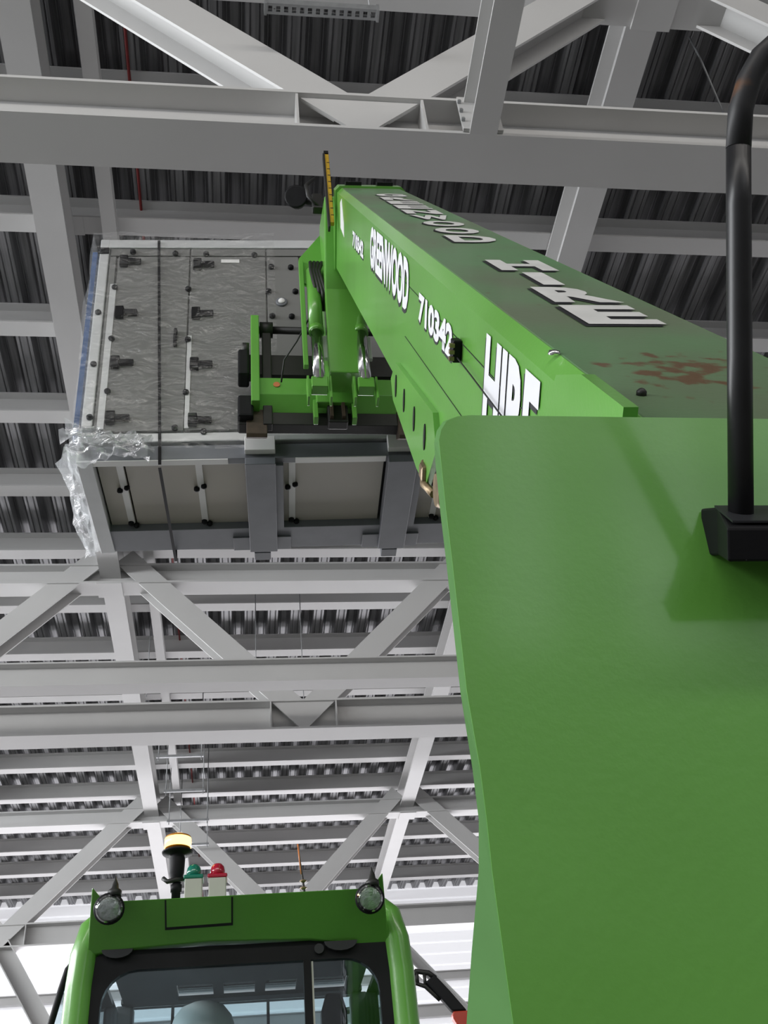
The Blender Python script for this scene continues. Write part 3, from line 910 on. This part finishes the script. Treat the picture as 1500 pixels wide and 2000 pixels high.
# amber beacon
b0 = cp(-0.205, 2.485, 0.03)
be = MB().lathe(b0, (0, 0, 1), [(0.015, 0.0), (0.015, 0.035), (0.019, 0.036), (0.019, 0.06), (0.014, 0.062), (0.018, 0.075), (0.025, 0.10), (0.027, 0.15), (0.024, 0.16), (0.03, 0.165), (0.052, 0.168), (0.054, 0.174), (0.046, 0.178)], 24).build('beacon', 'black', TH)
be['label'] = 'lit amber beacon on a black stem'
MB().lathe(b0 + Vector((0, 0, 0.176)), (0, 0, 1), [(0.028, 0.0), (0.044, 0.008), (0.045, 0.010)], 24).build('lens_base', 'amber_dark', be)
MB().lathe(b0 + Vector((0, 0, 0.186)), (0, 0, 1), [(0.046, 0.0), (0.0465, 0.02), (0.046, 0.034)], 24).build('lens', 'amber', be)
MB().lathe(b0 + Vector((0, 0, 0.2205)), (0, 0, 1), [(0.046, 0.0), (0.044, 0.006), (0.03, 0.012), (0.001, 0.014)], 24).build('lens_cap', 'amber_dark', be)
MB().tube([b0 + Vector((-0.045, 0, 0.085)), b0 + Vector((-0.03, -0.01, 0.07)), b0 + Vector((0.0, -0.02, 0.072)), b0 + Vector((0.035, 0, 0.08))], 0.008, 8).build('wing_nut', 'black_steel', be)
bl = bpy.data.lights.new('beacon_light', 'POINT')
bl.energy = 0.6
bl.color = (1.0, 0.6, 0.15)
bl.shadow_soft_size = 0.04
blo = bpy.data.objects.new('beacon_light', bl)
blo.location = b0 + Vector((0, 0, 0.27)) - parent_off(TH)
col.objects.link(blo)
blo.parent = TH
# green and red signal lamps
for x, lm, lab in ((-0.150, 'green_lens', 'green signal lamp'), (-0.078, 'red_lens', 'red signal lamp')):
    c = cp(x, 2.495, -0.02)
    bx = MB().box(c.x - 0.029, c.x + 0.029, c.y - 0.03, c.y + 0.03, c.z - 0.05, c.z + 0.042).build('signal_lamp', 'offwhite', TH, 0.003)
    bx['label'] = lab
    MB().box(c.x - 0.033, c.x + 0.033, c.y - 0.032, c.y + 0.032, c.z + 0.042, c.z + 0.056).build('lens_base', lm, bx, 0.004)
    MB().lathe((c.x, c.y, c.z + 0.056), (0, 0, 1), [(0.025, 0), (0.025, 0.015), (0.022, 0.030), (0.015, 0.039), (0.001, 0.043)], 20).build('dome', lm, bx)
# aerial
a0 = cp(0.19, 2.485, 0.15)
ae = MB().tube([a0, a0 + Vector((0.005, 0, 0.06)), a0 + Vector((0.0, 0, 0.12)), a0 + Vector((-0.012, 0, 0.22))], [0.006, 0.005, 0.003, 0.0022], 8).build('aerial', 'black_steel', TH)
MB().tube([a0 + Vector((-0.003, 0, 0.12)), a0 + Vector((-0.012, 0, 0.23))], 0.0028, 8).build('tip', 'copper', ae)
MB().tube([a0 + Vector((-0.02, 0, 0.05)), a0 + Vector((0.0, 0, 0.03)), a0 + Vector((0.03, 0, 0.035)), a0 + Vector((0.055, 0, 0.055))], 0.005, 6).build('clamp', 'black_steel', ae)
for dz in (0.07, 0.095):
    MB().lathe(a0 + Vector((0.003, 0, dz)), (0, 0, 1), [(0.004, -0.006), (0.014, 0.0), (0.004, 0.006)], 10).build('spring', 'brass', ae)
# black mirror arm with a red head beyond the cab on the right
arm = MB().prism([(0.80, 4.88, 2.605), (0.845, 4.88, 2.632), (0.90, 4.88, 2.568), (0.970, 4.88, 2.478), (0.905, 4.88, 2.478), (0.86, 4.88, 2.535)], (0, 0.04, 0)).build('mirror_arm', 'black', TH, 0.006)
MB().tube([(0.70, 4.9, 2.58), (0.735, 4.9, 2.625), (0.765, 4.9, 2.655), (0.82, 4.9, 2.645), (0.85, 4.9, 2.62)], 0.012, 8).build('bracket', 'black_steel', arm)
MB().tube([(0.72, 4.9, 2.56), (0.755, 4.9, 2.605), (0.80, 4.9, 2.59), (0.84, 4.9, 2.55), (0.86, 4.9, 2.53)], 0.010, 8).build('bracket', 'black_steel', arm)
MB().tube([(0.765, 4.9, 2.655), (0.765, 4.9, 2.60)], 0.010, 8).build('bracket', 'black_steel', arm)
MB().tube([(0.80, 4.9, 2.645), (0.80, 4.9, 2.59)], 0.008, 8).build('bracket', 'black_steel', arm)
MB().tube([(0.40, 4.88, 2.50), (0.60, 4.9, 2.53), (0.72, 4.9, 2.56)], 0.014, 8).build('stay', 'black_steel', arm)
MB().prism([(0.903, 4.88, 2.466), (0.91, 4.88, 2.477), (0.985, 4.88, 2.477), (0.99, 4.88, 2.30), (0.93, 4.88, 2.40), (0.906, 4.88, 2.45)], (0, 0.05, 0)).build('mirror_head', 'red', arm, 0.006)

# ================================================================== OPERATOR
OP = empty('person', (-0.14, 4.05, 1.40), 'machine operator in a pale hard hat seated inside the cab', 'person')
me = bpy.data.meshes.new('body')
J = [(-0.14, 4.05, 1.55), (-0.14, 4.04, 1.75), (-0.14, 4.03, 1.96), (-0.14, 4.04, 2.08), (-0.14, 4.05, 2.14), (-0.14, 4.06, 2.24),
     (-0.32, 4.04, 1.99), (-0.36, 4.14, 1.76), (-0.27, 4.36, 1.72), (0.04, 4.04, 1.99), (0.08, 4.14, 1.76), (-0.01, 4.36, 1.72),
     (-0.24, 4.12, 1.51), (-0.26, 4.42, 1.50), (-0.26, 4.44, 1.08), (-0.04, 4.12, 1.51), (-0.02, 4.42, 1.50), (-0.02, 4.44, 1.08)]
E_ = [(0, 1), (1, 2), (2, 3), (3, 4), (4, 5), (2, 6), (6, 7), (7, 8), (2, 9), (9, 10), (10, 11), (0, 12), (12, 13), (13, 14), (0, 15), (15, 16), (16, 17)]
RAD = [0.13, 0.13, 0.13, 0.06, 0.07, 0.085, 0.065, 0.05, 0.035, 0.065, 0.05, 0.035, 0.085, 0.065, 0.05, 0.085, 0.065, 0.05]
me.from_pydata([Vector(p) - OP.location for p in J], E_, [])
body = bpy.data.objects.new('body', me)
col.objects.link(body)
body.parent = OP
sk = body.modifiers.new('skin', 'SKIN')
for v, r in zip(me.skin_vertices[0].data, RAD):
    v.radius = (r, r)
me.skin_vertices[0].data[0].use_root = True
ss = body.modifiers.new('subsurf', 'SUBSURF')
ss.levels = ss.render_levels = 1
me.materials.append(M['jacket'])
hh = MB().lathe((-0.14, 4.04, 2.225), (0, -0.05, 1), [(0.118, 0.0), (0.118, 0.02), (0.114, 0.06), (0.100, 0.10), (0.075, 0.130), (0.035, 0.146), (0.001, 0.15)], 24).build('hard_hat', 'hat', OP)
MB().prism([(-0.14 + 0.125 * math.cos(a), 4.04 + 0.15 * math.sin(a) + 0.02, 2.222) for a in [2 * math.pi * k / 20 for k in range(20)]], (0, 0, 0.008)).build('brim', 'hat', hh)
MB().lathe((-0.14, 4.05, 2.17), (0, 0, 1), [(0.02, -0.12), (0.07, -0.09), (0.085, -0.03), (0.09, 0.04), (0.085, 0.06)], 16).build('head', 'skin', OP)

# ================================================================== LIFTED UNIT
RX, RZ = math.radians(4.0), math.radians(-2.2)
AH = empty('air_handling_unit', (0.64, 5.2, 5.97), 'grey air handling unit wrapped in plastic, carried on the raised forks', 'machine unit')
AH.rotation_euler = (RX, 0, RZ)
AXL, AXR, AD, AT = -1.70, 1.08, 1.10, 2.10


def ab(x0, x1, y0, y1, z0, z1, name, m, parent=None, bev=0.0):
    return MB().box(x0, x1, y0, y1, z0, z1).build(name, m, parent or AH, bev, local=True)


ab(AXL + 0.03, AXR - 0.03, 0.03, AD - 0.03, 0.17, AT - 0.02, 'casing', 'panel')
# aluminium corner profiles
for x in (AXL, AXR - 0.07):
    for y in (0.0, AD - 0.07):
        ab(x, x + 0.07, y, y + 0.07, 0.15, AT, 'corner_profile', 'alu', bev=0.008)
for y in (0.0, AD - 0.07):
    ab(AXL, AXR, y + 0.001, y + 0.069, AT - 0.09, AT - 0.001, 'edge_profile', 'alu', bev=0.008)
    ab(AXL, AXR, y + 0.001, y + 0.069, 0.15, 0.225, 'edge_profile', 'alu', bev=0.008)
# front doors and panels
for x0, x1, nm in ((-1.62, -1.575, 'panel'), (-1.56, -1.035, 'door'), (-1.025, -0.47, 'door'), (-0.46, -0.22, 'panel'), (-0.21, 0.38, 'door'), (0.39, 1.0, 'door')):
    ab(x0, x1, 0.004, 0.035, 0.245, 1.915, nm, 'panel', bev=0.004)
for x0, x1 in ((-1.62, -1.035), (-1.025, -0.47), (-0.46, 0.38), (0.39, 1.0)):
    ab(x0, x1, 0.004, 0.035, 1.925, 2.0, 'panel', 'panel', bev=0.004)
# light seal strips
ab(-1.60, -1.555, -0.001, 0.006, 0.26, 1.62, 'seal_strip', 'alu')
ab(-1.03, -1.0, -0.001, 0.006, 0.26, 1.10, 'seal_strip', 'alu')
# hinges
hs = MB().box(-0.03, 0.03, -0.03, 0.006, -0.05, 0.05).box(0.03, 0.125, -0.026, 0.006, -0.022, 0.022).build('hinge', 'black', AH, 0.005, local=True)
spots = [(-0.975, z) for z in (1.818, 1.308, 0.82, 0.321)] + [(-1.515, z) for z in (1.851, 1.322, 0.841, 0.349)] + [(0.40, z) for z in (1.8, 1.3, 0.82, 0.33)]
for i, (x, z) in enumerate(spots):
    if i == 0:
        hs.location = (x, 0, z)
    else:
        link_copy(hs, AH, (x, 0, z))
lt = MB().lathe((0, 0.006, 0), (0, -1, 0), [(0.022, 0), (0.022, 0.02), (0.012, 0.03), (0.001, 0.032)], 10).build('latch', 'black', AH, local=True)
spots = [(-1.455, 1.956), (-1.14, 1.94), (-0.911, 1.935), (-0.551, 1.924), (-1.565, 1.581), (-1.555, 1.073), (-1.55, 0.586), (-1.035, 1.564), (-1.025, 1.058), (-1.026, 0.569),
         (-1.665, 1.328), (-1.66, 0.833), (-1.65, 0.361), (-1.68, 1.961), (-0.426, 1.796), (-0.28, 1.791), (-0.45, 1.536), (-0.253, 1.535), (-0.427, 1.285), (-0.287, 1.279), (-1.09, 0.26), (-0.9, 0.225)]
for i, (x, z) in enumerate(spots):
    if i == 0:
        lt.location = (x, 0, z)
    else:
        link_copy(lt, AH, (x, 0, z))
ab(-1.69, -1.62, -0.012, 0.002, 0.20, 0.27, 'corner_cap', 'black', bev=0.006)
ab(-1.71, -1.63, -0.012, 0.002, 1.94, 2.0, 'corner_cap', 'black', bev=0.006)
ab(-1.125, -1.10, -0.03, 0.006, 0.99, 1.15, 'door_handle', 'black', bev=0.008)
ab(-0.80, -0.665, -0.001, 0.006, 1.845, 1.88, 'name_plate', 'white_cap')
pt = MB().lathe((-0.357, 0.006, 1.43), (0, -1, 0), [(0.042, 0), (0.042, 0.012), (0.032, 0.016)], 20).build('port', 'base_steel', AH, local=True)
MB().lathe((-0.357, -0.011, 1.43), (0, -1, 0), [(0.026, 0), (0.022, 0.008), (0.001, 0.01)], 16).build('port_cap', 'white_cap', pt, local=True)
# base frame
ab(AXL, AXR, 0.0, 0.06, 0.0, 0.115, 'base_rail', 'base_steel', bev=0.004)
ab(AXL, AXR, AD - 0.27, AD, 0.0, 0.10, 'base_rail', 'base_steel', bev=0.004)
ab(AXL - 0.01, AXL + 0.09, 0.0, AD, -0.012, 0.115, 'base_rail', 'alu', bev=0.004)
ab(AXR - 0.09, AXR + 0.01, 0.0, AD, 0.0, 0.115, 'base_rail', 'alu', bev=0.004)
ab(AXL + 0.02, AXR - 0.02, 0.05, AD - 0.03, 0.115, 0.14, 'frame_gap', 'letter_shadow')
# base panels seen from below
for x0, x1 in ((-1.60, -1.43), (-1.42, -0.93), (-0.92, -0.62), (-0.43, -0.32), (-0.31, 0.30), (0.51, 0.99)):
    ab(x0, x1, 0.06, AD - 0.27, 0.055, 0.085, 'base_panel', 'beige', bev=0.003)
for x in (-1.455, -0.94, -0.32, 0.70):
    ab(x - 0.022, x + 0.022, 0.06, 0.82, 0.046, 0.056, 'base_strip', 'white_cap')
    for (dx, y) in ((-0.03, 0.39), (0.02, 0.36), (-0.005, 0.79), (0.03, 0.815)):
        MB().lathe((x + dx, y, 0.05), (0, 0, -1), [(0.020, 0), (0.020, 0.02), (0.010, 0.03), (0.001, 0.031)], 10).build('clip', 'black', AH, local=True)
# white lower flange of the front rail
for x0, x1 in ((-1.62, -0.74), (-0.30, 0.30), (0.6, 1.0)):
    ab(x0, x1, 0.0, 0.055, -0.006, 0.0, 'rail_flange', 'white_cap')
# skid beams for the forks
for x0, x1 in ((-0.63, -0.43), (0.315, 0.51)):
    sb = ab(x0, x1, 0.0, AD - 0.02, -0.05, 0.05, 'skid_beam', 'base_steel', bev=0.004)
    ab(x0 + 0.0, x1 + 0.0, -0.05, 0.0, 0.03, 0.145, 'end_cap', 'white_cap', sb, 0.004)
    ab(x0 - 0.12, x1 + 0.10, AD - 0.16, AD + 0.01, -0.012, 0.0, 'splice_plate', 'base_steel', sb, 0.003)
    ab(x0 + 0.03, x1 - 0.05, AD, AD + 0.10, -0.045, 0.03, 'beam_stub', 'base_steel', sb, 0.003)
    ab(x1 + 0.0, x1 + 0.05, 0.06, AD - 0.27, -0.02, 0.05, 'packer', 'base_steel', sb)
# strap
st = MB()
st.box(-1.235, -1.215, -0.022, -0.018, 0.0, AT + 0.02)
st.box(-1.235, -1.215, -0.022, AD + 0.02, AT + 0.016, AT + 0.02)
st.box(-1.235, -1.215, -0.022, AD + 0.02, -0.03, -0.026)
st.box(-1.235, -1.215, AD + 0.016, AD + 0.02, -0.03, AT + 0.02)
sto = st.build('strap', 'black', AH, local=True)
sto['label'] = 'black tension strap'
sto.rotation_euler = (0, math.radians(-2.5), 0)
sto.location = (0.05, 0, 0.0)


# plastic wrap: creased sheets over the left end, gathered at the lower corner
def sheet_grid(name, fn, nu, nv, m='wrap'):
    vs, fs = [], []
    for j in range(nv + 1):
        for i in range(nu + 1):
            vs.append(fn(i / nu, j / nv))
    for j in range(nv):
        for i in range(nu):
            a = j * (nu + 1) + i
            fs.append([a, a + 1, a + nu + 2, a + nu + 1])
    return MB().add(vs, fs, True).build(name, m, AH, local=True)


rnd = random.Random(3)
cr_ = [[rnd.uniform(-1, 1) for _ in range(60)] for _ in range(60)]


def crease(u, v, s):
    a, b = u * s, v * s
    i, j = int(a), int(b)
    fa, fb = a - i, b - j
    g = lambda p, q: cr_[p % 60][q % 60]
    return (g(i, j) * (1 - fa) + g(i + 1, j) * fa) * (1 - fb) + (g(i, j + 1) * (1 - fa) + g(i + 1, j + 1) * fa) * fb


sheet_grid('plastic_wrap', lambda u, v: (AXL - 0.05 + 1.35 * u, -0.045 + 0.014 * crease(u, v, 13) + 0.02 * crease(u + 3, v, 5), 0.06 + 2.06 * v), 60, 80)
sheet_grid('plastic_wrap', lambda u, v: (AXL - 0.05 - 0.05 * math.sin(u * 3.1) + 0.02 * crease(u, v, 9) + 0.12 * max(0, v - 0.9), -0.045 + 1.2 * u, -0.03 + 2.14 * v + 0.02 * crease(v, u, 6)), 30, 60)
sheet_grid('gathered_wrap', lambda u, v: (AXL - 0.06 + 0.52 * u + 0.05 * crease(u, v, 9), -0.06 - 0.07 * math.sin(v * 3.1) + 0.07 * crease(u + 2, v, 11), -0.03 + 0.26 * v + 0.05 * crease(u, v + 4, 8) - 0.12 * u * v), 36, 22, 'wrap2')
sheet_grid('gathered_wrap', lambda u, v: (AXL - 0.10 + 0.10 * v + 0.05 * crease(u, v, 8), -0.05 + 1.15 * u, -0.05 + 0.20 * v * (1 - 0.4 * u) + 0.04 * crease(u, v + 3, 9)), 40, 14, 'wrap2')
bf = ab(AXL - 0.055, AXL - 0.02, 0.02, 0.08, 0.2, 1.98, 'edge_film', 'bluefilm')
# fork tines under the unit, part of the telehandler (their steel is rigid with the carriage)
for x in (0.085, 1.05):
    hb = MB().box(x - 0.065, x + 0.065, CY + 0.04, CY + 0.13, 6.02, 6.10).build('fork_heel', 'heel', TH, 0.006)
    MB().prism([(x - 0.065, CY + 0.03, 6.06), (x - 0.065, CY + 0.13, 6.06), (x - 0.065, CY + 0.16, 5.95), (x - 0.065, CY + 0.29, 6.115), (x - 0.065, 5.21, 6.125), (x - 0.065, 5.21, 6.16), (x - 0.065, CY + 0.24, 6.15)][0:3]
               + [(x - 0.065, CY + 0.05, 5.86), (x - 0.065, CY + 0.03, 5.88)], (0.13, 0, 0)).build('heel_block', 'heel', hb, 0.004)
